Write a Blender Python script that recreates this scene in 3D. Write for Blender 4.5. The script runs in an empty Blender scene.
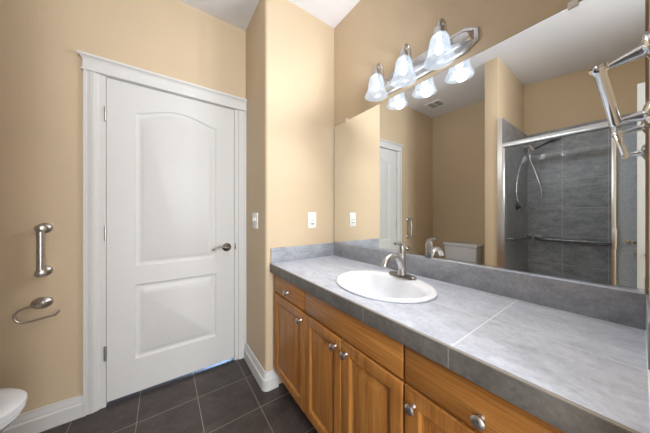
import bpy, bmesh, math
from mathutils import Vector, Matrix

sc = bpy.context.scene
PI = math.pi
COL = sc.collection

# ------------------------------------------------------------------ camera
cam_data = bpy.data.cameras.new('camera')
cam = bpy.data.objects.new('camera', cam_data)
COL.objects.link(cam)
cam.location = (-1.146, -1.469, 1.19)
cam.rotation_euler = (PI / 2, 0, -0.622)
cam_data.sensor_width = 36
cam_data.lens = 225.4 / 650 * 36
cam_data.shift_y = -2.46 / 650
cam_data.clip_start = 0.01
sc.camera = cam

# ------------------------------------------------------------------ world, lights, exposure
w = bpy.data.worlds.new('world'); sc.world = w; w.use_nodes = True
w.node_tree.nodes['Background'].inputs[0].default_value = (0.75, 0.85, 1, 1)
w.node_tree.nodes['Background'].inputs[1].default_value = 0.3


def area(name, loc, rot, sx, sy, power, color):
    l = bpy.data.lights.new(name, 'AREA'); l.shape = 'RECTANGLE'; l.size = sx; l.size_y = sy
    l.energy = power; l.color = color
    o = bpy.data.objects.new(name, l); COL.objects.link(o); o.location = loc; o.rotation_euler = rot
    return o


# added cool fill behind the camera, standing in for daylight; no window there
area('rear_fill_light', (-1.10, -3.27, 1.40), (PI / 2, 0, 0), 1.4, 2.0, 100, (0.88, 0.94, 1.0))
# added fill high behind the camera for the upper walls; lamp only assumed
area('rear_high_fill', (-1.2, -2.5, 2.36), Vector((.50, .80, -.42)).to_track_quat('-Z', 'Y').to_euler(), .4, .4, 15, (.97, .98, 1))
# bluish daylight in the hall behind the door
area('hall_daylight', (-0.70, 0.80, 0.45), (-.6, 0, 0), 0.25, 0.3, 18, (0.35, 0.6, 1.0))
BULB_W = 17.0
BULB_GLOW_W = 0.55
BULB_UP_W = 24.0
SHADE_E = 1.3
sc.view_settings.view_transform = 'Standard'
sc.view_settings.look = 'None'
sc.view_settings.gamma = 1
sc.view_settings.use_curve_mapping = False
sc.view_settings.exposure = 0.0


# ------------------------------------------------------------------ materials
def srgb(r, g, b):
    def f(c):
        c /= 255
        return c / 12.92 if c <= 0.04045 else ((c + 0.055) / 1.055) ** 2.4
    return (f(r), f(g), f(b), 1)


class NT:
    def __init__(s, name):
        s.m = bpy.data.materials.new(name); s.m.use_nodes = True
        s.t = s.m.node_tree; s.n = s.t.nodes; s.l = s.t.links
        s.b = s.n['Principled BSDF']; s.out = s.n['Material Output']

    def new(s, t, **k):
        x = s.n.new(t)
        for a, v in k.items():
            setattr(x, a, v)
        return x

    def set(s, sock, v):
        if isinstance(v, bpy.types.NodeSocket):
            s.l.new(v, sock)
        else:
            sock.default_value = v

    def pos(s):
        return s.new('ShaderNodeNewGeometry').outputs['Position']

    def mapping(s, scale, rot=(0, 0, 0)):
        mp = s.new('ShaderNodeMapping')
        s.l.new(s.pos(), mp.inputs['Vector'])
        mp.inputs['Scale'].default_value = scale; mp.inputs['Rotation'].default_value = rot
        return mp.outputs[0]

    def noise(s, scale=(1, 1, 1), sc_=5, detail=4, rough=.5, dist=0):
        n = s.new('ShaderNodeTexNoise')
        s.l.new(s.mapping(scale), n.inputs['Vector'])
        n.inputs['Scale'].default_value = sc_; n.inputs['Detail'].default_value = detail
        n.inputs['Roughness'].default_value = rough; n.inputs['Distortion'].default_value = dist
        return n.outputs['Fac']

    def ramp(s, fac, stops):
        r = s.new('ShaderNodeValToRGB'); s.l.new(fac, r.inputs[0])
        e = r.color_ramp.elements
        while len(e) < len(stops):
            e.new(.5)
        for i, (p, c) in enumerate(stops):
            e[i].position = p; e[i].color = c
        return r.outputs[0]

    def math(s, op, a, b=0, c=0):
        m = s.new('ShaderNodeMath', operation=op)
        for i, v in enumerate((a, b, c)):
            s.set(m.inputs[i], v)
        return m.outputs[0]

    def mix(s, fac, a, b):
        m = s.new('ShaderNodeMix', data_type='RGBA')
        s.set(m.inputs[0], fac); s.set(m.inputs[6], a); s.set(m.inputs[7], b)
        return m.outputs[2]

    def line(s, axis, off, step, width):
        sep = s.new('ShaderNodeSeparateXYZ'); s.l.new(s.pos(), sep.inputs[0])
        v = s.math('SUBTRACT', sep.outputs[axis], off - step / 2)
        v = s.math('DIVIDE', v, step)
        v = s.math('FRACT', v)
        v = s.math('SUBTRACT', v, 0.5)
        v = s.math('ABSOLUTE', v)
        return s.math('LESS_THAN', v, width / 2 / step)

    def bump(s, h, strength=.2, dist=.002):
        b = s.new('ShaderNodeBump'); s.set(b.inputs['Height'], h)
        b.inputs['Strength'].default_value = strength; b.inputs['Distance'].default_value = dist
        s.l.new(b.outputs[0], s.b.inputs['Normal'])

    def fin(s, color=None, rough=.5, metal=0, spec=.5):
        if color is not None:
            s.set(s.b.inputs['Base Color'], color)
        s.set(s.b.inputs['Roughness'], rough); s.b.inputs['Metallic'].default_value = metal
        s.b.inputs['Specular IOR Level'].default_value = spec
        return s.m


def paint(name, col, bump=.55, scale=130, rough=.6):
    n = NT(name)
    h = n.noise(sc_=scale, detail=2)
    n.bump(h, bump, .002)
    big = n.noise(sc_=2.0, detail=2)
    c2 = tuple(x * .95 for x in col[:3]) + (1,)
    return n.fin(n.ramp(big, [(.35, c2), (.65, col)]), rough, 0, .3)


def plain(name, col, rough=.4, metal=0, spec=.5, mott=.06, scale=30):
    n = NT(name)
    c2 = tuple(x * (1 - mott) for x in col[:3]) + (1,)
    return n.fin(n.ramp(n.noise(sc_=scale), [(.3, c2), (.7, col)]), rough, metal, spec)


M = {}
M['wall'] = paint('tan_wall_paint', srgb(207, 186, 156))
M['ceiling'] = paint('white_ceiling_paint', srgb(236, 236, 240), .35, 90, .8)
M['white'] = plain('white_trim_paint', srgb(211, 210, 207), .5, 0, .35, .02)
M['porcelain'] = plain('white_porcelain', srgb(228, 231, 236), .12, 0, .6, .01)
M['plate'] = plain('white_switch_plastic', srgb(236, 236, 232), .35, 0, .5, .01)
M['dark_slot'] = plain('dark_slot', srgb(60, 60, 60), .6)
M['vent_grey'] = plain('shaded_vent_duct', srgb(135, 135, 135), .7)
M['nickel'] = plain('brushed_nickel', srgb(205, 203, 201), .32, 1, .5, .15, 80)
M['dark_nickel'] = plain('aged_nickel', srgb(140, 134, 126), .3, 1, .5, .2, 80)
M['chrome'] = plain('polished_chrome', srgb(225, 228, 232), .07, 1, .5, .03)
M['satin'] = plain('satin_aluminium', srgb(222, 224, 226), .3, 1, .5, .04)
M['dark_steel'] = plain('dark_polished_steel', srgb(120, 122, 126), .14, 1, .5, .06)
M['black'] = plain('dark_bronze', srgb(40, 40, 42), .35, .3)
M['brass'] = plain('pale_brass', srgb(215, 200, 150), .25, 1)
M['clear_clip'] = plain('clear_plastic', srgb(235, 230, 225), .2)
M['strip'] = plain('tan_edge_strip', srgb(138, 131, 121), .45)
M['caulk'] = plain('white_caulk', srgb(235, 235, 235), .5)
M['toe_shade'] = plain('shaded_toe_kick', srgb(70, 52, 36), .7)  # shadow under the cabinet put into a dark brown


def oak(name, grain_axis):
    n = NT(name)
    s1 = [48, 48, 48]; s1[grain_axis] = 2.2
    s2 = [190, 190, 190]; s2[grain_axis] = 5
    f1 = n.noise(tuple(s1), 1, 5, .6, .6)
    f2 = n.noise(tuple(s2), 1, 3, .6)
    base = n.ramp(f1, [(.30, srgb(164, 108, 50)), (.5, srgb(181, 121, 59)), (.72, srgb(197, 142, 76))])
    pore = n.ramp(f2, [(.40, srgb(140, 92, 46)), (.56, (1, 1, 1, 1))])
    m = n.new('ShaderNodeMix', data_type='RGBA', blend_type='MULTIPLY')
    m.inputs[0].default_value = .30
    n.l.new(base, m.inputs[6]); n.l.new(pore, m.inputs[7])
    n.bump(f2, .12, .001)
    return n.fin(m.outputs[2], .36, 0, .45)


M['oak_v'] = oak('honey_oak_vertical_grain', 2)
M['oak_h'] = oak('honey_oak_horizontal_grain', 1)


def tile(name, dark, mid, light, stretch, lines, grout, rough=.4, sc_=7, bump=.1):
    n = NT(name)
    f = n.noise(stretch, sc_, 8, .68, .5)
    g = n.noise((1, 1, 1), 70, 5, .75)
    f = n.math('ADD', n.math('MULTIPLY', f, .6), n.math('MULTIPLY', g, .4))
    col = n.ramp(f, [(.36, dark), (.5, mid), (.66, light)])
    mask = None
    for (ax, off, step, wd) in lines:
        k = n.line(ax, off, step, wd)
        mask = k if mask is None else n.math('MAXIMUM', mask, k)
    if mask is not None:
        col = n.mix(mask, col, grout)
    n.bump(g, bump, .001)
    return n.fin(col, rough, 0, .5)


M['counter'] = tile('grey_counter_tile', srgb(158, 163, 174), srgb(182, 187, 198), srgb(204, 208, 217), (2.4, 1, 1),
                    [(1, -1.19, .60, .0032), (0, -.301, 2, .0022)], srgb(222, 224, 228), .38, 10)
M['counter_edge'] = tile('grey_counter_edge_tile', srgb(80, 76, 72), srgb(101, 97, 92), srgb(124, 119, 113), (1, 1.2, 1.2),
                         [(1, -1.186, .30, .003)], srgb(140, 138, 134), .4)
M['splash'] = tile('grey_backsplash_tile', srgb(128, 131, 138), srgb(158, 161, 168), srgb(184, 187, 193), (1, 1, 1.4),
                   [(1, -1.192, .30, .003)], srgb(172, 171, 170), .35)
M['floor'] = tile('dark_slate_floor_tile', srgb(50, 43, 41), srgb(68, 59, 56), srgb(88, 78, 74), (1, 1.7, 1),
                  [(0, -.965, .305, .004), (1, .198, .305, .004)], srgb(136, 128, 122), .42, 5)
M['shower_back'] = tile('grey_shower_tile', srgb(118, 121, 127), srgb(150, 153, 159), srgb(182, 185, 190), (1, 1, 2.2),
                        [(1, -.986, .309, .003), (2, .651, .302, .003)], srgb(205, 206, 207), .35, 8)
M['shower_side'] = tile('shaded_shower_side_tile', srgb(112, 114, 119), srgb(135, 137, 142), srgb(158, 160, 164), (1, 1, 2.2),
                        [(0, -2.05, .309, .003), (2, .651, .302, .003)], srgb(150, 151, 152), .35, 6)  # same tile as the back wall, darkened to paint in its shade

n = NT('silver_mirror')
M['mirror'] = n.fin((.86, .875, .865, 1), 0.0, 1)


def glass(name, tint, diffuse, gloss):
    n = NT(name)
    tr = n.new('ShaderNodeBsdfTransparent'); tr.inputs[0].default_value = tint
    gl = n.new('ShaderNodeBsdfGlossy'); gl.inputs['Roughness'].default_value = .03
    df = n.new('ShaderNodeBsdfDiffuse')
    nz = n.noise((1, 1, 1), 160, 2)
    n.l.new(n.ramp(nz, [(.35, srgb(200, 208, 215)), (.65, srgb(225, 231, 236))]), df.inputs[0])
    a = n.new('ShaderNodeMixShader'); a.inputs[0].default_value = diffuse
    n.l.new(tr.outputs[0], a.inputs[1]); n.l.new(df.outputs[0], a.inputs[2])
    fr = n.new('ShaderNodeFresnel'); fr.inputs[0].default_value = 1.3
    k = n.math('MULTIPLY', fr.outputs[0], gloss)
    b = n.new('ShaderNodeMixShader'); n.l.new(k, b.inputs[0])
    n.l.new(a.outputs[0], b.inputs[1]); n.l.new(gl.outputs[0], b.inputs[2])
    n.l.new(b.outputs[0], n.out.inputs[0])
    return n.m


M['glass_clear'] = glass('clear_shower_glass', (.98, .99, .99, 1), .01, .12)
M['glass_rain'] = glass('textured_shower_glass', (.92, .95, .97, 1), .46, .3)

n = NT('lit_alabaster_glass')
n.b.inputs['Base Color'].default_value = (.85, .87, .9, 1)
cl = n.noise((1, 1, 1), 22, 4, .6, 1.2)
ec = n.ramp(cl, [(.38, (.60, .69, .81, 1)), (.62, (.86, .91, .97, 1))])
n.l.new(ec, n.b.inputs['Emission Color'])
n.b.inputs['Emission Strength'].default_value = SHADE_E
n.b.inputs['Roughness'].default_value = .3
tr = n.new('ShaderNodeBsdfTransparent'); tr.inputs[0].default_value = (.95, .97, 1, 1)
mx = n.new('ShaderNodeMixShader'); mx.inputs[0].default_value = .34
em = n.new('ShaderNodeEmission'); n.l.new(ec, em.inputs[0]); em.inputs[1].default_value = SHADE_E
gs = n.new('ShaderNodeBsdfGlossy'); gs.inputs['Roughness'].default_value = .2; gs.inputs[0].default_value = (.05, .05, .05, 1)
ad = n.new('ShaderNodeAddShader'); n.l.new(em.outputs[0], ad.inputs[0]); n.l.new(gs.outputs[0], ad.inputs[1])
n.l.new(tr.outputs[0], mx.inputs[1]); n.l.new(ad.outputs[0], mx.inputs[2]); n.l.new(mx.outputs[0], n.out.inputs[0])
M['shade'] = n.m
n = NT('lit_bulb')
n.b.inputs['Emission Color'].default_value = (1, .97, .92, 1); n.b.inputs['Emission Strength'].default_value = 1.1
M['bulb'] = n.m


# ------------------------------------------------------------------ mesh helpers
class MB:
    """collects shapes, in world coordinates, that make ONE part"""
    def __init__(s):
        s.bm = bmesh.new()

    def _add(s, verts, faces, smooth=False):
        vs = [s.bm.verts.new(v) for v in verts]
        for f in faces:
            try:
                q = s.bm.faces.new([vs[i] for i in f]); q.smooth = smooth
            except ValueError:
                pass
        return vs

    def box(s, x0, x1, y0, y1, z0, z1, bev=0, seg=2, rot=None, piv=None):
        b = bmesh.new()
        bmesh.ops.create_cube(b, size=1)
        bmesh.ops.scale(b, vec=(abs(x1 - x0), abs(y1 - y0), abs(z1 - z0)), verts=b.verts)
        bmesh.ops.translate(b, vec=((x0 + x1) / 2, (y0 + y1) / 2, (z0 + z1) / 2), verts=b.verts)
        if bev:
            bmesh.ops.bevel(b, geom=b.edges[:], offset=bev, segments=seg, affect='EDGES', profile=.5)
        if rot:
            bmesh.ops.rotate(b, cent=piv, matrix=rot, verts=b.verts)
        s.merge(b, bev > 0)
        return s

    def merge(s, b, smooth=False):
        b.verts.index_update()
        s._add([v.co.copy() for v in b.verts], [[v.index for v in f.verts] for f in b.faces], smooth)
        b.free()

    def prism(s, pts, z0, z1, axis=2, smooth=False):
        """polygon pts extruded along an axis: axis 2: pts=(x,y); 1: pts=(x,z); 0: pts=(y,z)"""
        def P(p, h):
            return (p[0], p[1], h) if axis == 2 else (p[0], h, p[1]) if axis == 1 else (h, p[0], p[1])
        k = len(pts)
        vs = [P(p, z0) for p in pts] + [P(p, z1) for p in pts]
        fs = [[i, (i + 1) % k, k + (i + 1) % k, k + i] for i in range(k)] + [list(range(k))[::-1], list(range(k, 2 * k))]
        s._add(vs, fs, smooth)
        return s

    def loft(s, rings, cap0=True, cap1=True, smooth=True, close=True):
        k = len(rings[0]); vs = []; fs = []
        for r in rings:
            vs += [tuple(p) for p in r]
        for j in range(len(rings) - 1):
            for i in range(k if close else k - 1):
                a = j * k + i; b = j * k + (i + 1) % k
                fs.append([a, b, b + k, a + k])
        if cap0:
            fs.append(list(range(k))[::-1])
        if cap1:
            fs.append(list(range((len(rings) - 1) * k, len(rings) * k)))
        s._add(vs, fs, smooth)
        return s

    def lathe(s, prof, org, axis=(0, 0, 1), seg=32, cap0=True, cap1=True, sx=1, sy=1):
        """prof: (radius, height along axis)"""
        q = Vector((0, 0, 1)).rotation_difference(Vector(axis).normalized())
        rings = []
        for r, h in prof:
            rings.append([Vector(org) + q @ Vector((r * sx * math.cos(2 * PI * i / seg), r * sy * math.sin(2 * PI * i / seg), h)) for i in range(seg)])
        return s.loft(rings, cap0, cap1)

    def tube(s, pts, r, seg=12, cap=True, sub=0):
        pts = [Vector(p) for p in pts]
        if sub:
            pts = spline(pts, sub)
        rs = r if isinstance(r, (list, tuple)) else [r] * len(pts)
        if len(rs) != len(pts):
            rs = [rs[min(len(rs) - 1, int(i * (len(rs) - 1) / (len(pts) - 1)))] +
                  (rs[min(len(rs) - 1, int(i * (len(rs) - 1) / (len(pts) - 1)) + 1)] - rs[min(len(rs) - 1, int(i * (len(rs) - 1) / (len(pts) - 1)))]) *
                  ((i * (len(rs) - 1) / (len(pts) - 1)) % 1) for i in range(len(pts))]
        rings = []; prev = None
        for i, p in enumerate(pts):
            d = (pts[min(i + 1, len(pts) - 1)] - pts[max(i - 1, 0)]).normalized()
            if prev is None:
                u = d.orthogonal().normalized()
            else:
                u = (prev - d * prev.dot(d)).normalized()
            prev = u; v = d.cross(u)
            rings.append([p + (u * math.cos(2 * PI * k / seg) + v * math.sin(2 * PI * k / seg)) * rs[i] for k in range(seg)])
        return s.loft(rings, cap, cap)

    def build(s, name, mat, parent=None, loc=None, sharp=None):
        bmesh.ops.recalc_face_normals(s.bm, faces=s.bm.faces)
        me = bpy.data.meshes.new(name)
        off = Vector((0, 0, 0))
        if parent is not None:
            off = ROOT[parent.name]
        elif loc is not None:
            off = Vector(loc)
        bmesh.ops.translate(s.bm, vec=-off, verts=s.bm.verts)
        s.bm.to_mesh(me); s.bm.free()
        me.materials.append(mat)
        o = bpy.data.objects.new(name, me); COL.objects.link(o)
        ROOT[o.name] = off
        if parent is not None:
            o.parent = parent
        else:
            o.location = off
        try:
            me.set_sharp_from_angle(angle=math.radians(40))
        except Exception:
            pass
        return o


ROOT = {}


def spline(P, sub):
    out = []
    for i in range(len(P) - 1):
        p0 = P[max(i - 1, 0)]; p1 = P[i]; p2 = P[i + 1]; p3 = P[min(i + 2, len(P) - 1)]
        for k in range(sub):
            t = k / sub
            out.append(.5 * ((2 * p1) + (p2 - p0) * t + (2 * p0 - 5 * p1 + 4 * p2 - p3) * t * t + (3 * p1 - p0 - 3 * p2 + p3) * t ** 3))
    out.append(P[-1])
    return out


def thing(name, label, cat, loc, group=None):
    o = bpy.data.objects.new(name, None); COL.objects.link(o)
    o.location = loc; o.empty_display_size = .1
    o['label'] = label; o['category'] = cat
    if group:
        o['group'] = group
    ROOT[o.name] = Vector(loc)
    return o


def struct(o, label=None, cat=None):
    o['kind'] = 'structure'
    if label:
        o['label'] = label
    if cat:
        o['category'] = cat
    return o


# ------------------------------------------------------------------ shell (x=0 mirror wall, y=0 end wall, y=D door wall)
D = .454
A = .586          # depth of the wing wall beside the vanity
XW = -2.36        # wall behind the toilet
YN = -1.485       # end of the vanity niche near the camera
YB = -3.30        # far end behind the camera
CZ = 2.722
WT = .12

struct(MB().box(XW - .15, .15, YB - .1, 1.3, -.05, 0).build('floor', M['floor']), 'dark slate tiled floor', 'floor')
ce = MB().prism([(1.3, CZ), (-.64, CZ), (YB - .1, CZ - .125 * (-.64 - YB + .1)), (YB - .1, CZ + .1), (1.3, CZ + .1)], XW - .15, .15, 0)
struct(ce.build('ceiling', M['ceiling']), 'white textured ceiling', 'ceiling')
struct(MB().box(0, WT, YN - .1, .6, 0, CZ).build('wall_right', M['wall']), 'tan wall carrying the mirror', 'wall')
# wing block with a rounded outer corner
r = .02
pts = [(0, 0), (0, D), (-A, D)] + [(-A + r - r * math.cos(a), r - r * math.sin(a)) for a in [PI / 2 * k / 6 for k in range(7)]]
struct(MB().prism(pts, 0, CZ, 2).build('wall_end', M['wall']), 'tan wall at the far end of the vanity', 'wall')
XL, XR = -1.432, -.678      # door slab edges
DH = 2.035
m = MB()
m.box(XW - .1, XL - .004, D, D + WT, 0, CZ); m.box(XR + .004, .12, D, D + WT, 0, CZ); m.box(XL - .004, XR + .004, D, D + WT, DH + .004, CZ)
struct(m.build('wall_door', M['wall']), 'tan wall with the white door', 'wall')
struct(MB().box(XW - WT, XW, YB, D, 0, CZ).build('wall_left', M['wall']), 'tan wall behind the toilet', 'wall')
struct(MB().box(XW, -1.508, -.668, -.556, 0, CZ, .004).build('wall_partition', M['wall']), 'tan partition wall beside the shower', 'wall')
r = .02
pts = [(0, YN - .11), (0, YN), (-.60 + r, YN), (-.60, YN - r), (-.60, YN - .11)]
struct(MB().prism(pts, 0, CZ, 2).build('wall_near', M['wall']), 'tan wall at the near end of the vanity', 'wall')
struct(MB().box(XW, -1.41, -2.32, -2.20, 0, CZ).build('wall_shower_end', M['wall']), 'tan wall closing the shower at the hinge side of the open door', 'wall')
struct(MB().box(XW - WT, .12, YB - WT, YB, 0, CZ).build('wall_back', M['wall']), 'tan wall behind the camera', 'wall')
struct(MB().box(0, WT, YB, YN - .1, 0, CZ).build('wall_side', M['wall']), 'tan side wall behind the vanity niche', 'wall')


# baseboards: stepped profile (depth from the wall, height)
BP = [(0, 0), (.020, 0), (.020, .074), (.0125, .082), (.0125, .098), (.008, .107), (.0075, .122), (0, .124)]


def baseboard(name, p0, p1, nrm, lab):
    p0 = Vector((*p0, 0)); p1 = Vector((*p1, 0)); nv = Vector((*nrm, 0))
    rings = [[p + nv * d + Vector((0, 0, h)) for d, h in BP] for p in (p0, p1)]
    return struct(MB().loft(rings, smooth=False).build(name, M['white']), lab, 'baseboard')


baseboard('baseboard_door', (XW, D), (-1.530, D), (0, -1), 'stepped white baseboard under the towel bar')
baseboard('baseboard_left', (XW, D), (XW, -.556), (1, 0), 'white baseboard behind the toilet')
# wing: along the side, around the rounded corner, to the cabinet
m = MB()
path = [((-A, D - .004), (-1, 0)), ((-A, r), (-1, 0))] + \
       [((-A + r - r * math.cos(a), r - r * math.sin(a)), (-math.cos(a), -math.sin(a))) for a in [PI / 2 * k / 4 for k in range(1, 4)]] + \
       [((-A + r, 0), (0, -1)), ((-.50, 0), (0, -1))]
m.loft([[Vector((p[0] + nv[0] * d, p[1] + nv[1] * d, h)) for d, h in BP] for p, nv in path], smooth=False)
struct(m.build('baseboard_end', M['white']), 'white baseboard wrapping the wall corner', 'baseboard')
baseboard('baseboard_partition', (XW, -.556), (-1.508, -.556), (0, 1), 'white baseboard on the partition wall')

# door casing with crown head: trim_1
CP = [(0, 0), (0, .022), (.010, .022), (.013, .016), (.020, .016), (.024, .019), (.044, .019), (.048, .015), (.060, .014), (.066, .010), (.066, 0)]


def casing(x_out, s):
    """s=+1 the casing runs to the right from its outer edge"""
    return [(x_out + s * a, D - b) for a, b in CP]


m = MB()
m.prism(casing(-1.529, 1), 0, 2.042, 2)
m.box(-1.463, XL - .002, D - .006, D + .03, 0, DH + .03)         # jamb, left
m.prism([(-A, D), (-A, D - .02), (-.60, D - .02), (-.606, D - .015), (-.625, D - .018), (-.645, D - .014), (-.65, D)], 0, 2.042, 2)
m.box(XR + .002, -.648, D - .006, D + .03, 0, DH + .03)          # jamb, right
m.box(XL - .004, XR + .004, D - .006, D + .03, DH + .003, 2.056)   # head jamb
# head: fascia + bead + crown
hp = [(D, 2.040), (D - .026, 2.040), (D - .029, 2.044), (D - .026, 2.050), (D - .020, 2.052), (D - .020, 2.096), (D - .024, 2.110), (D - .032, 2.120), (D - .038, 2.124), (D - .040, 2.134), (D, 2.134)]
x0, x1 = -1.532, -A
rings = []
for (xx, mit) in ((x0, 1), (x1, 0)):
    rings.append([Vector((xx - mit * max(0, (D - .020 - y)) , y, z)) for y, z in hp])
m.loft(rings, smooth=False)
struct(m.build('trim_1', M['white']), 'white door casing with a crowned head', 'door trim')


# ------------------------------------------------------------------ panel doors
def panel_door(xl, wd, ht, face_y, thick, name, arched_rise=.058):
    m = MB()
    K = 14

    def outline(x0, x1, z0, z1, rise, ins):
        a, b, c, d = x0 + ins, x1 - ins, z0 + ins, z1 - ins
        P = []
        for i in range(K):
            P.append((a, c + (d - c) * i / K))
        for i in range(2 * K):
            t = i / (2 * K)
            P.append((a + (b - a) * t, d + rise * max(0, 1 - (2 * t - 1) ** 2) ** 1.7))
        for i in range(K):
            P.append((b, d + (c - d) * i / K))
        for i in range(2 * K):
            P.append((b + (a - b) * i / (2 * K), c))
        return P

    def W(p, dep):
        return (xl + p[0], face_y + dep, p[1])
    z0 = .024
    mid = .787
    for (c0, c1, p, rise) in ((z0, mid, (.135, wd - .133, .240, .728), 0), (mid, ht, (.135, wd - .133, .848, 1.853), arched_rise)):
        cell = outline(0, wd, c0, c1, 0, 0)
        rings = [[W(q, 0) for q in cell]]
        for ins, dep in ((0, 0), (.004, .006), (.012, .0085), (.020, .0095), (.024, .0095), (.032, .006), (.044, .0035), (.047, .002)):
            rings.append([W(q, dep) for q in outline(p[0], p[1], p[2], p[3], rise, ins)])
        m.loft(rings, cap0=False, cap1=True, smooth=True)
    # slab sides and back
    b = bmesh.new()
    m._add([(xl, face_y, z0), (xl + wd, face_y, z0), (xl + wd, face_y, ht), (xl, face_y, ht),
            (xl, face_y + thick, z0), (xl + wd, face_y + thick, z0), (xl + wd, face_y + thick, ht), (xl, face_y + thick, ht)],
           [[0, 1, 5, 4], [1, 2, 6, 5], [2, 3, 7, 6], [3, 0, 4, 7], [4, 5, 6, 7]])
    b.free()
    bmesh.ops.remove_doubles(m.bm, verts=m.bm.verts, dist=1e-5)
    return m


dm = panel_door(XL, XR - XL, DH, D - .002, .036, 'door_1')
# bluish gap strip needs nothing: the slab stops 12 mm above the floor
door = struct(dm.build('door_1', M['white'], loc=(XL, D, 0)), 'white two panel door with an arched upper panel', 'door')


def lever(m, c, ny, sgn):
    """c rose centre on the door face; ny outward along y; sgn direction of the lever along x"""
    x, y, z = c
    m.lathe([(.0, 0), (.033, 0), (.033, .004), (.028, .009), (.016, .012), (.011, .016), (.011, .048), (.0, .050)], c, (0, ny, 0), 28, False, False)
    yy = y + ny * .045
    m.tube([(x + sgn * -.012, yy, z), (x + sgn * .02, yy, z + .004), (x + sgn * .05, yy, z + .012), (x + sgn * .085, yy, z + .002), (x + sgn * .112, yy - ny * .004, z - .012)],
           [.010, .010, .0075, .0065, .007], 12, True, 5)


m = MB(); lever(m, (-.735, D - .002, .926), -1, -1)
lv = m.build('door_lever', M['dark_nickel'], door); lv['label'] = 'dark satin metal lever handle'
for z in (1.807, 1.073, .333):
    m = MB()
    m.tube([(XL - .003, D - .012, z - .045), (XL - .003, D - .012, z + .045)], .0065, 12)
    m.box(XL - .013, XL - .001, D - .0085, D - .006, z - .045, z + .045)
    h = m.build('hinge', M['nickel'], door)
m = MB().box(XR + .001, XR + .012, D - .009, D - .005, .905, .955, .001)
m.build('strike_plate', M['dark_nickel'], door)

# open white door seen in the mirror beside the shower
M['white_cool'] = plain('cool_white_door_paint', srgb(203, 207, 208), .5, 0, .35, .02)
dm = MB().box(-1.405, -1.370, -2.20, -1.460, .012, 2.035, .002)
d2 = struct(dm.build('door_2', M['white_cool'], loc=(-1.387, -2.20, 0)), 'open white door edge beside the shower, seen in the mirror', 'door')
m = MB()
m.lathe([(0, 0), (.03, 0), (.03, .006), (.012, .012), (.011, .045), (0, .047)], (-1.370, -1.518, .926), (1, 0, 0), 24, False, False)
m.tube([(-1.33, -1.51, .926), (-1.328, -1.56, .93), (-1.33, -1.62, .92)], .008, 12, True, 4)
m.build('door_lever', M['dark_nickel'], d2)
m = MB().box(-1.397, -1.378, -1.4605, -1.457, .900, .956, .001)
m.build('latch_plate', M['brass'], d2)
MB().lathe([(0, 0), (.009, 0), (.009, .006), (.006, .012), (0, .013)], (-1.387, -1.4575, .930), (0, 1, 0), 16, False, False).build('latch_bolt', M['dark_nickel'], d2)

# ------------------------------------------------------------------ shower
XS = -2.350
YS = -.700
struct(MB().box(XW, XS, -2.20, YS, 0, 2.116).build('wall_shower_back', M['shower_back']), 'grey tiled back wall of the shower', 'wall')
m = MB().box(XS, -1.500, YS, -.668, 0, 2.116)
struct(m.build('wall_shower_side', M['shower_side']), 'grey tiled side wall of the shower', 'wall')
struct(MB().box(XW, -1.47, -2.20, YS, 0, .03).build('trim_2', M['porcelain']), 'shower floor pan', 'shower floor')
struct(MB().box(-1.57, -1.46, -2.20, YS, .03, .12).build('trim_3', M['splash']), 'tiled shower curb', 'curb')
struct(MB().box(-1.506, -1.497, -.703, -.667, 0, 2.116).build('trim_4', M['satin']), 'pale metal tile edge at the shower opening', 'trim')

sd = thing('shower_door', 'chrome framed sliding glass shower door opposite the mirror', 'shower door', (-1.52, -1.45, .12))
m = MB()
hp = [(-1.548, 1.822), (-1.492, 1.822), (-1.488, 1.828), (-1.488, 1.838), (-1.494, 1.842), (-1.494, 1.856), (-1.500, 1.866), (-1.515, 1.872), (-1.530, 1.868), (-1.548, 1.856)]
m.prism(hp, -2.20 + .02, -.702, 1)
m.build('header_rail', M['satin'], sd)
m = MB().box(-1.545, -1.495, -.727, -.703, .13, 1.822, .002); m.build('side_jamb', M['satin'], sd)
m = MB().box(-1.548, -1.492, -2.20 + .02, -.703, .12, .145, .003); m.build('bottom_track', M['satin'], sd)
# near panel: clear glass with stile; far panel: textured glass
g = MB().box(-1.516, -1.510, -1.352, -.728, .15, 1.822); g.build('clear_panel', M['glass_clear'], sd)
st = MB().box(-1.524, -1.502, -1.372, -1.351, .15, 1.822, .003).build('panel_stile', M['satin'], sd)
MB().box(-1.502, -1.490, -1.376, -1.352, .938, 1.085, .004).build('finger_pull', M['satin'], st)
g = MB().box(-1.540, -1.534, -2.20 + .03, -1.365, .15, 1.822).build('textured_panel', M['glass_rain'], sd)
MB().lathe([(.004, 0), (.004, .012), (.010, .013), (.010, .022), (0, .024)], (-1.534, -1.418, .998), (1, 0, 0), 16, False, False).build('glass_knob', M['brass'], sd)
MB().lathe([(.004, 0), (.004, .012), (.009, .013), (.009, .022), (0, .024)], (-1.534, -1.449, .994), (1, 0, 0), 16, False, False).build('glass_knob', M['brass'], sd)


def flange(m, p, axis, r=.036):
    m.lathe([(0, 0), (r, 0), (r, .004), (r * .85, .009), (r * .5, .012), (0, .012)], p, axis, 28, False, False)


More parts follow.
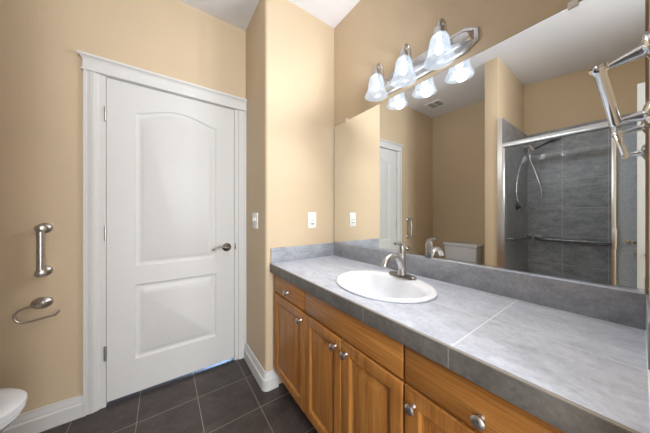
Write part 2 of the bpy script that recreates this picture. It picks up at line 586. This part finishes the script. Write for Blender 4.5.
gb = thing('grab_bar', 'long dark steel grab bar across the back wall of the shower', 'grab bar', (XS, -1.3, .91), None)
m = MB()
m.tube([(XS + .002, -.79, .915), (XS + .05, -.792, .914), (XS + .062, -.82, .912), (XS + .062, -1.2, .911), (XS + .062, -1.98, .91), (XS + .05, -2.0, .91), (XS + .002, -2.0, .91)], .022, 16, True, 6)
m.build('bar', M['dark_steel'], gb)
for yy in (-.79, -2.0):
    m = MB(); flange(m, (XS, yy, .914), (1, 0, 0)); m.build('flange', M['nickel'], gb)
gb2 = thing('grab_bar', 'short curved steel grab bar on the dark side wall of the shower', 'grab bar', (-1.9, YS, .93))
m = MB()
m.tube([(-1.62, YS - .002, .945), (-1.63, YS - .045, .945), (-1.67, YS - .05, .943), (-2.18, YS - .05, .927), (-2.24, YS - .045, .926), (-2.25, YS - .002, .926)], .016, 14, True, 6)
m.build('bar', M['dark_steel'], gb2)
for xx, zz in ((-1.62, .945), (-2.25, .926)):
    m = MB(); flange(m, (xx, YS, zz), (0, -1, 0)); m.build('flange', M['nickel'], gb2)

sv = thing('shower_valve', 'dark round shower valve below the looped hose', 'shower valve', (-1.95, YS, 1.27))
m = MB(); m.lathe([(0, 0), (.036, 0), (.036, .004), (.024, .009), (.018, .014), (.016, .022), (0, .024)], (-1.96, YS, 1.268), (0, -1, 0), 28, False, False)
m.build('escutcheon', M['black'], sv)
m = MB(); m.tube([(-1.96, YS - .022, 1.268), (-1.985, YS - .022, 1.262), (-2.02, YS - .022, 1.258)], [.011, .008, .007], 10)
m.build('valve_lever', M['black'], sv)

hs = thing('hand_shower', 'hand shower on its wall bracket with a long looped hose', 'hand shower', (-2.2, YS, 1.92))
m = MB(); flange(m, (-2.2, YS, 1.95), (0, -1, 0), .03)
m.tube([(-2.2, YS, 1.95), (-2.2, -.72, 1.955), (-2.2, -.76, 1.935)], .010, 12, True, 4)
m.tube([(-2.2, -.745, 1.955), (-2.2, -.785, 1.895)], .017, 14)
m.build('wall_bracket', M['nickel'], hs)
m = MB()
m.tube([(-2.2, -.772, 1.905), (-2.2, -.84, 1.928), (-2.2, -.93, 1.968)], [.010, .011, .013], 12, True, 5)
m.lathe([(.013, -.02), (.045, 0), (.048, .008), (.044, .016), (0, .016)], (-2.2, -.955, 1.975), (0, -.35, -1), 24)
m.build('spray_handle', M['black'], hs)
m = MB()
m.tube([(-2.2, -.765, 1.905), (-2.14, -.745, 1.865), (-1.96, -.722, 1.68), (-1.87, -.716, 1.45), (-1.86, -.735, 1.33), (-1.92, -.765, 1.275), (-2.06, -.775, 1.255), (-2.2, -.80, 1.26), (-2.2, -.842, 1.35), (-2.2, -.844, 1.47), (-2.2, -.79, 1.68), (-2.2, -.755, 1.80), (-2.2, -.753, 1.87)],
       .0065, 10, True, 8)
m.build('hose', M['chrome'], hs)

# ------------------------------------------------------------------ ceiling vent (seen in the mirror)
cv = thing('ceiling_vent', 'square white ceiling vent above the toilet', 'vent', (-1.95, .185, CZ))
m = MB()
for bx in ((-2.06, -1.84, .08, .10), (-2.06, -1.84, .27, .29), (-2.06, -2.04, .10, .27), (-1.86, -1.84, .10, .27), (-2.04, -1.86, .18, .19)):
    m.box(bx[0], bx[1], bx[2], bx[3], CZ - .012, CZ)
m.build('vent_frame', M['plate'], cv)
m = MB()
for i in range(7):
    y = .112 + i * .0235
    m.box(-2.04, -1.86, y - .006, y + .006, CZ - .010, CZ - .007, rot=Matrix.Rotation(.5, 3, 'X'), piv=(-1.95, y, CZ - .008))
m.build('louvers', M['ceiling'], cv)
MB().box(-2.04, -1.86, .10, .27, CZ - .003, CZ - .001).build('vent_opening', M['vent_grey'], cv)

# ------------------------------------------------------------------ toilet
TY = -.036
to = thing('toilet', 'white toilet with a closed lid, on the dark floor below the towel bar', 'toilet', (-2.0, TY, 0))
N = 48


def egg(xb, xf, hw, z, k=1.0):
    """outline from back xb to front xf, half width hw"""
    xc = xb + (xf - xb) * .45
    P = []
    for i in range(N):
        t = 2 * PI * i / N
        c, s_ = math.cos(t), math.sin(t)
        if c >= 0:
            P.append((xc + (xf - xc) * c, TY + hw * s_, z))
        else:
            c2 = -abs(c) ** .6
            P.append((xc + (xc - xb) * c2, TY + hw * (abs(s_) ** .8) * (1 if s_ >= 0 else -1), z))
    return P


m = MB()
m.loft([egg(-2.30, -1.85, .105, 0), egg(-2.30, -1.85, .105, .02), egg(-2.29, -1.87, .095, .06), egg(-2.28, -1.86, .095, .16), egg(-2.26, -1.80, .115, .24),
        egg(-2.22, -1.70, .150, .32), egg(-2.18, -1.628, .175, .375), egg(-2.16, -1.608, .182, .400), egg(-2.16, -1.613, .178, .412)])
m.box(-2.33, -2.12, TY - .11, TY + .11, .28, .43, .02)
m.build('bowl', M['porcelain'], to)
m = MB()
m.loft([egg(-2.13, -1.608, .180, .413), egg(-2.13, -1.598, .186, .417), egg(-2.13, -1.598, .186, .426), egg(-2.13, -1.605, .182, .430)])
m.build('seat', M['porcelain'], to)
m = MB()
m.loft([egg(-2.13, -1.605, .181, .4315), egg(-2.13, -1.595, .187, .436), egg(-2.13, -1.596, .187, .447), egg(-2.13, -1.605, .180, .455), egg(-2.12, -1.66, .150, .460), egg(-2.08, -1.74, .09, .462)])
m.build('lid', M['porcelain'], to)
m = MB()
m.loft([[(-2.335, TY - .19, .43), (-2.17, TY - .19, .43), (-2.17, TY + .19, .43), (-2.335, TY + .19, .43)],
        [(-2.345, TY - .212, .745), (-2.145, TY - .212, .745), (-2.145, TY + .212, .745), (-2.345, TY + .212, .745)]], smooth=False)
bmesh.ops.bevel(m.bm, geom=m.bm.edges[:], offset=.018, segments=3, affect='EDGES', profile=.5)
for f in m.bm.faces:
    f.smooth = True
m.build('tank', M['porcelain'], to)
MB().box(-2.352, -2.136, TY - .217, TY + .217, .745, .788, .012, 3).build('tank_lid', M['porcelain'], to)
m = MB()
m.lathe([(0, 0), (.016, 0), (.016, .006), (.008, .010), (.008, .02), (0, .02)], (-2.185, TY - .210, .712), (0, -1, 0), 20, False, False)
m.tube([(-2.185, TY - .228, .712), (-2.215, TY - .23, .706), (-2.25, TY - .228, .694)], [.006, .006, .008], 10, True, 4)
m.build('flush_lever', M['nickel'], to)

# ------------------------------------------------------------------ bar and paper holder beside the door
tb = thing('towel_bar', 'short vertical brushed nickel bar on the wall left of the door', 'towel bar', (-1.686, D, 1.0))
yb = D - .065
MB().tube([(-1.678, yb, .866), (-1.678, yb, 1.124)], .0145, 18).build('bar', M['nickel'], tb)
for zz in (1.113, .876):
    m = MB()
    m.lathe([(0, 0), (.029, 0), (.029, .007), (.025, .012), (.015, .018), (.0145, .045), (.019, .050), (.021, .065), (.019, .078), (.008, .084), (0, .084)], (-1.678, D, zz), (0, -1, 0), 28, False, False)
    m.build('post', M['nickel'], tb)

tp = thing('paper_holder', 'empty open hook paper holder under the towel bar', 'paper holder', (-1.689, D, .70))
m = MB()
m.lathe([(0, 0), (.032, 0), (.032, .005), (.028, .011), (.018, .015), (.014, .022), (0, .022)], (-1.689, D, .701), (0, -1, 0), 32, False, False, 1.3, 1.0)
m.tube([(-1.689, D - .015, .703), (-1.686, D - .064, .702)], .010, 14)
m.build('rose', M['nickel'], tp)
m = MB()
yt = D - .06
m.tube([(-1.683, yt, .703), (-1.712, yt, .702), (-1.741, yt, .695), (-1.761, yt, .678), (-1.766, yt, .655), (-1.755, yt, .634), (-1.733, yt, .625), (-1.700, yt, .627), (-1.65, yt, .635), (-1.626, yt, .640), (-1.612, yt, .660)],
       .0048, 12, True, 6)
m.build('hook', M['nickel'], tp)

# ------------------------------------------------------------------ switches
ws = thing('wall_switch', 'white rocker plate on the pale wall above the counter corner', 'switch', (-.217, 0, 1.14))
m = MB().box(-.254, -.180, -.006, 0, 1.081, 1.203, .003); m.build('cover_plate', M['plate'], ws)
m = MB().box(-.234, -.200, -.010, -.005, 1.108, 1.176, .002); rk = m.build('rocker', M['plate'], ws)
m = MB().box(-.2295, -.2045, -.0112, -.0095, 1.112, 1.117); m.build('indicator_slot', M['dark_slot'], rk)
m = MB()
m.box(-.2295, -.2045, -.0115, -.0095, 1.142, 1.144)
m.build('rocker_seam', M['dark_slot'], rk)
ws2 = thing('wall_switch', 'white toggle plate on the shaded wall between the door and the vanity', 'switch', (-A, .2, 1.14))
MB().box(-A - .006, -A, .145, .262, 1.081, 1.199, .003).build('cover_plate', M['plate'], ws2)
for yy in (.180, .226):
    m = MB().box(-A - .018, -A - .004, yy - .005, yy + .005, 1.135, 1.16, .002, rot=Matrix.Rotation(.35, 3, 'Y'), piv=(-A, yy, 1.14))
    m.build('toggle', M['plate'], ws2)

# ------------------------------------------------------------------ vanity cabinet
FX = -.540      # door faces
CX = -.520      # face frame
CT = .795
vc = thing('vanity_cabinet', 'honey oak vanity cabinet with drawers and doors under the tiled counter', 'cabinet', (-.27, -.74, 0))
m = MB()
m.box(CX, CX + .02, YN + .003, -.017, .125, CT)
m.box(-.018, -.006, YN + .003, -.017, .125, CT)
m.box(CX + .02, -.018, YN + .003, YN + .02, .125, CT); m.box(CX + .02, -.018, -.034, -.017, .125, CT)
m.box(CX + .02, -.018, YN + .02, -.034, .125, .145)
m.build('carcass', M['oak_v'], vc)
MB().box(-.455, -.010, YN + .003, -.017, 0, .125).build('toe_kick', M['toe_shade'], vc)


def knob(parent, y, z, mat='nickel'):
    m = MB()
    m.lathe([(.009, 0), (.008, .004), (.006, .010), (.0065, .016), (.012, .017), (.0150, .0195), (.0150, .023), (.011, .0275), (.004, .029), (0, .029)], (FX, y, z), (-1, 0, 0), 24, True, False)
    m.build('knob', M['nickel'], parent)


def panel(name, y0, y1, z0, z1):
    """framed door with raised panel, on the x=FX plane, facing -x"""
    fw = .058
    m = MB()

    def rect(ins):
        return [(y0 + ins, z0 + ins), (y1 - ins, z0 + ins), (y1 - ins, z1 - ins), (y0 + ins, z1 - ins)]
    prof = [(0, .0185), (0, .004), (.002, .001), (.005, 0), (fw - .012, 0), (fw - .009, .002), (fw - .004, .007), (fw, .010), (fw + .006, .010), (fw + .012, .0085), (fw + .034, .003), (fw + .038, .0025)]
    m.loft([[(FX + dx, a, b) for a, b in rect(i)] for i, dx in prof], True, True, smooth=False)
    return m.build(name, M['oak_v'], vc)


def slab(name, y0, y1, z0, z1):
    m = MB()

    def rect(ins):
        return [(y0 + ins, z0 + ins), (y1 - ins, z0 + ins), (y1 - ins, z1 - ins), (y0 + ins, z1 - ins)]
    prof = [(0, .0185), (0, .005), (.002, .002), (.006, 0)]
    m.loft([[(FX + dx, a, b) for a, b in rect(i)] for i, dx in prof], True, True, smooth=False)
    return m.build(name, M['oak_h'], vc)


G = .003
zt0, zt1, zd0, zd1 = .672, .785, .132, .662
yA, yB, yC, yM, yE = -.030, -.436, -1.041, -.739, YN + .012
d = slab('drawer', yB + G, yA, zt0, zt1); knob(d, -.240, .719)
slab('false_front', yC + G, yB - G, zt0, zt1)
d = slab('drawer', yE, yC - G, zt0, zt1); knob(d, -1.253, .712)
d = panel('cabinet_door', yB + G, yA, zd0, zd1); knob(d, -.400, .617)
d = panel('cabinet_door', yM + G * .5, yB - G, zd0, zd1); knob(d, -.700, .619)
d = panel('cabinet_door', yC + G, yM - G * .5, zd0, zd1); knob(d, -.772, .619)
d = panel('cabinet_door', yE, yC - G, zd0, zd1); knob(d, -1.076, .616)

# ------------------------------------------------------------------ counter and backsplash
CH = .853
DE = .549
SX, SY, SA, SB = -.297, -.752, .199, .248     # basin centre and radii
ct = thing('countertop', 'grey tiled countertop with a dark tiled front edge and backsplash', 'countertop', (-.28, -.74, CT))
m = MB()
NS = 96
ang = [2 * PI * i / NS for i in range(NS)]
y0, y1, x0, x1 = YN + .001, 0, -DE + .001, 0


def rectpt(a):
    c, s_ = math.cos(a), math.sin(a)
    ts = []
    if c > 1e-9: ts.append((x1 - SX) / c)
    if c < -1e-9: ts.append((x0 - SX) / c)
    if s_ > 1e-9: ts.append((y1 - SY) / s_)
    if s_ < -1e-9: ts.append((y0 - SY) / s_)
    t = min(ts)
    return (SX + c * t, SY + s_ * t)


corner = [math.atan2(yy - SY, xx - SX) % (2 * PI) for xx in (x0, x1) for yy in (y0, y1)]
ang = sorted(set([round(a, 6) for a in ang + corner]))
hole = [(SX + (SA - .015) * math.cos(a), SY + (SB - .015) * math.sin(a)) for a in ang]
outr = [rectpt(a) for a in ang]
m.loft([[(p[0], p[1], CT + .001) for p in hole], [(p[0], p[1], CH) for p in hole], [(p[0], p[1], CH) for p in outr], [(p[0], p[1], CT + .001) for p in outr]], False, False, smooth=False)
m.build('counter_slab', M['counter'], ct)
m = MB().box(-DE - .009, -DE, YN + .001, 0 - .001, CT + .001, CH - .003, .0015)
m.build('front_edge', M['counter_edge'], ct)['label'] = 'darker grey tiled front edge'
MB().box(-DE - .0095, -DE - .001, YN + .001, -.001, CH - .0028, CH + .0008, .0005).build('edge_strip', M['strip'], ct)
ST = .012
MB().box(-ST, -.0005, YN + .001, -.0005, CH, .957, .001).build('backsplash', M['splash'], ct)
MB().box(-DE - .001, -ST, -ST, -.0005, CH, .957, .001).build('side_splash', M['splash'], ct)
MB().box(-.30, -ST, YN + .0005, YN + .005, CH, .957, .0005).build('side_splash', M['splash'], ct)
MB().box(-DE, -ST, YN + .001, YN + .006, CH, CH + .003, .001).build('caulk_bead', M['caulk'], ct)

# sink
sk = thing('sink', 'oval white drop in sink in the grey countertop', 'sink', (SX, SY, CH))


def ell(ra, rb, z, cx=SX, cy=SY):
    return [(cx + ra * math.cos(2 * PI * i / 72), cy + rb * math.sin(2 * PI * i / 72), z) for i in range(72)]


m = MB()
bx = SX - .022
m.loft([ell(SA - .004, SB - .004, CH), ell(SA, SB, CH + .003), ell(SA, SB, CH + .008), ell(SA - .006, SB - .006, CH + .013), ell(SA - .016, SB - .016, CH + .014),
        ell(SA - .030, SB - .030, CH + .012, bx + .012), ell(SA - .040, SB - .036, CH + .007, bx + .004), ell(SA - .045, SB - .042, CH - .004, bx), ell(SA - .056, SB - .056, CH - .05, bx), ell(SA - .078, SB - .085, CH - .105, bx), ell(.085, .105, CH - .135, bx), ell(.022, .022, CH - .142, bx)],
       False, True)
m.build('basin', M['porcelain'], sk)
MB().lathe([(0, 0), (.021, 0), (.021, .003), (.012, .004), (0, .002)], (bx, SY, CH - .142), (0, 0, 1), 24, False, False).build('drain', M['nickel'], sk)

# faucet
FXB, FYB, FZ = -.136, -.749, CH + .0145
fa = thing('faucet', 'brushed nickel single lever faucet at the back of the sink', 'faucet', (FXB, FYB, FZ))
m = MB()
m.loft([[(FXB + .027 * k * math.cos(2 * PI * i / 40), FYB + (.082 * k) * math.copysign(abs(math.sin(2 * PI * i / 40)) ** .9, math.sin(2 * PI * i / 40)), FZ + z) for i in range(40)] for k, z in ((1, 0), (1, .004), (.92, .009), (.7, .011))])
m.build('base_plate', M['dark_nickel'], fa)
m = MB()
m.lathe([(.026, .008), (.022, .02), (.020, .05), (.0195, .10), (.0195, .105), (.0175, .108), (.0175, .112), (.0195, .114), (.020, .125), (.0185, .155), (.012, .163), (0, .165)], (FXB, FYB, FZ), (0, 0, 1), 28, True, False)
m.build('body', M['nickel'], fa)
m = MB()
m.tube([(FXB - .004, FYB, FZ + .045), (FXB - .022, FYB, FZ + .085), (FXB - .055, FYB, FZ + .108), (FXB - .088, FYB, FZ + .110), (FXB - .116, FYB, FZ + .099), (FXB - .134, FYB, FZ + .082), (FXB - .141, FYB, FZ + .068)],
       [.017, .0165, .015, .0145, .0145, .015, .0155], 18, True, 5)
m.build('spout', M['nickel'], fa)
m = MB()
m.tube([(FXB + .010, FYB, FZ + .162), (FXB - .010, FYB, FZ + .167), (FXB - .035, FYB, FZ + .172), (FXB - .060, FYB, FZ + .173)], [.013, .011, .008, .0065], 14, True, 4)
m.build('lever_handle', M['nickel'], fa)

# ------------------------------------------------------------------ mirror
MT, MBZ = 1.908, .957
mi = thing('wall_mirror', 'wide frameless mirror above the vanity backsplash', 'mirror', (0, -.74, MBZ))
MB().box(-.006, -.003, YN + .006, -.010, MBZ + .004, MT - .003).build('mirror_glass', M['mirror'], mi)
MB().box(-.0030, -.0005, YN + .006, -.0045, MBZ + .004, MT).build('gap_shade_backing', M['dark_slot'], mi)  # dark board showing past the glass, paints in the shade of the edge gap
m = MB()
m.prism([(-.0005, MBZ + .0005), (-.0105, MBZ + .0005), (-.0105, MBZ + .013), (-.0075, MBZ + .013), (-.0075, MBZ + .004), (-.0005, MBZ + .004)], YN + .006, -.006, 1)
m.build('bottom_channel', M['chrome'], mi)
for yy in (-.161, -1.337):
    MB().box(-.011, -.0005, yy - .013, yy + .013, MT - .012, MT + .012, .002).build('mirror_clip', M['clear_clip'], mi)

# ------------------------------------------------------------------ slanted bar near the camera
sb = thing('slanted_bar', 'short slanted chrome bar on two posts at the near end of the mirror', 'wall bar', (-.31, YN, 1.46))
t0, t1 = Vector((-.356, -1.416, 1.513)), Vector((-.271, -1.436, 1.406))
dd = (t1 - t0).normalized()
L = (t1 - t0).length
MB().lathe([(0, .001), (.0105, .001), (.0115, -.006), (.0145, -.006), (.0152, .001), (.0140, .006), (.0098, .012), (.0098, L - .008), (.0108, L - .003), (.0108, L + .003), (0, L + .004)], t0, dd, 28, False, False).build('bar', M['chrome'], sb)
for e, wx, wz in ((t0 + dd * .004, -.358, 1.523), (t1 - dd * .004, -.268, 1.412)):
    m = MB()
    wv = Vector((wx, YN, wz)); ax = (e - wv)
    L = ax.length
    m.lathe([(0, 0), (.030, 0), (.030, .004), (.024, .008), (.0125, .012), (.009, L * .5), (.0052, L * .8), (.0052, L)], wv, ax, 24, False, True)
    m.build('post', M['chrome'], sb)

# ------------------------------------------------------------------ vanity light
LY = [-.547, -.737, -.928]
LX = -.106
vl = thing('vanity_light', 'three lamp brushed nickel vanity light above the mirror', 'wall light', (0, -.737, 1.995))
pz, hz, hl, ch = 1.996, .060, .315, .055


def octo(ins, x):
    h, l = hz - ins, hl - ins
    c = ch * (1 - ins / .1)
    return [(x, -.737 + a, pz + b) for a, b in ((-l, -h * .48), (-l + c, -h), (l - c, -h), (l, -h * .48), (l, h * .48), (l - c, h), (-l + c, h), (-l, h * .48))]


m = MB()
m.loft([octo(0, -.0005), octo(0, -.010), octo(.006, -.014), octo(.016, -.014), octo(.030, -.034), octo(.036, -.036)], True, True, smooth=False)
m.build('back_plate', M['nickel'], vl)
for y in LY:
    m = MB()
    m.lathe([(0, 0), (.020, 0), (.020, .006), (.010, .012), (0, .012)], (-.035, y, 2.006), (-1, 0, 0), 24, False, False)
    m.tube([(-.036, y, 2.006), (-.046, y, 2.012), (-.050, y, 2.045), (-.052, y, 2.078), (-.064, y, 2.098), (-.082, y, 2.101), (-.098, y, 2.088), (LX, y, 2.060)], .0075, 12, True, 6)
    m.build('arm', M['nickel'], vl)
    m = MB()
    m.lathe([(0, 2.066), (.009, 2.066), (.012, 2.058), (.021, 2.052), (.024, 2.040), (.024, 2.016), (0, 2.016)], (LX, y, 0), (0, 0, 1), 28, False, False)
    m.build('lamp_socket', M['nickel'], vl)
    m = MB()
    prof = [(.0680, 1.899), (.065, 1.904), (.058, 1.916), (.0515, 1.934), (.0470, 1.957), (.0440, 1.980), (.0405, 2.000), (.034, 2.014), (.024, 2.022)]
    inn = [(rr - .003, h) for rr, h in prof[::-1]]
    m.lathe(prof + inn, (LX, y, 0), (0, 0, 1), 40, False, False)
    sh = m.build('lamp_shade', M['shade'], vl)
    MB().lathe([(0, 1.930), (.012, 1.935), (.019, 1.948), (.019, 1.960), (.012, 1.985), (.010, 2.016)], (LX, y, 0), (0, 0, 1), 20, False, False).build('bulb', M['bulb'], vl)
    l = bpy.data.lights.new('vanity_bulb', 'SPOT'); l.energy = BULB_W; l.shadow_soft_size = .03; l.color = (1, .985, .97)
    l.spot_size = math.radians(172); l.spot_blend = .7
    lo = bpy.data.objects.new('vanity_bulb_light', l); COL.objects.link(lo); lo.location = (LX - .024, y, 1.940)
    lo.rotation_euler = (0, math.radians(60), 0)
    l = bpy.data.lights.new('vanity_bulb_upward', 'SPOT'); l.energy = BULB_UP_W; l.shadow_soft_size = .03; l.color = (.97, .98, 1)
    l.spot_size = math.radians(125); l.spot_blend = .8
    lo = bpy.data.objects.new('vanity_bulb_upward_light', l); COL.objects.link(lo); lo.location = (LX - .024, y, 1.955)
    lo.rotation_euler = Vector((-.42, .55, .72)).to_track_quat('-Z', 'Y').to_euler()
    l = bpy.data.lights.new('vanity_bulb_glow', 'POINT'); l.energy = BULB_GLOW_W; l.shadow_soft_size = .03; l.color = (1, .985, .97)
    lo = bpy.data.objects.new('vanity_bulb_glow_light', l); COL.objects.link(lo); lo.location = (LX - .026, y, 1.915)
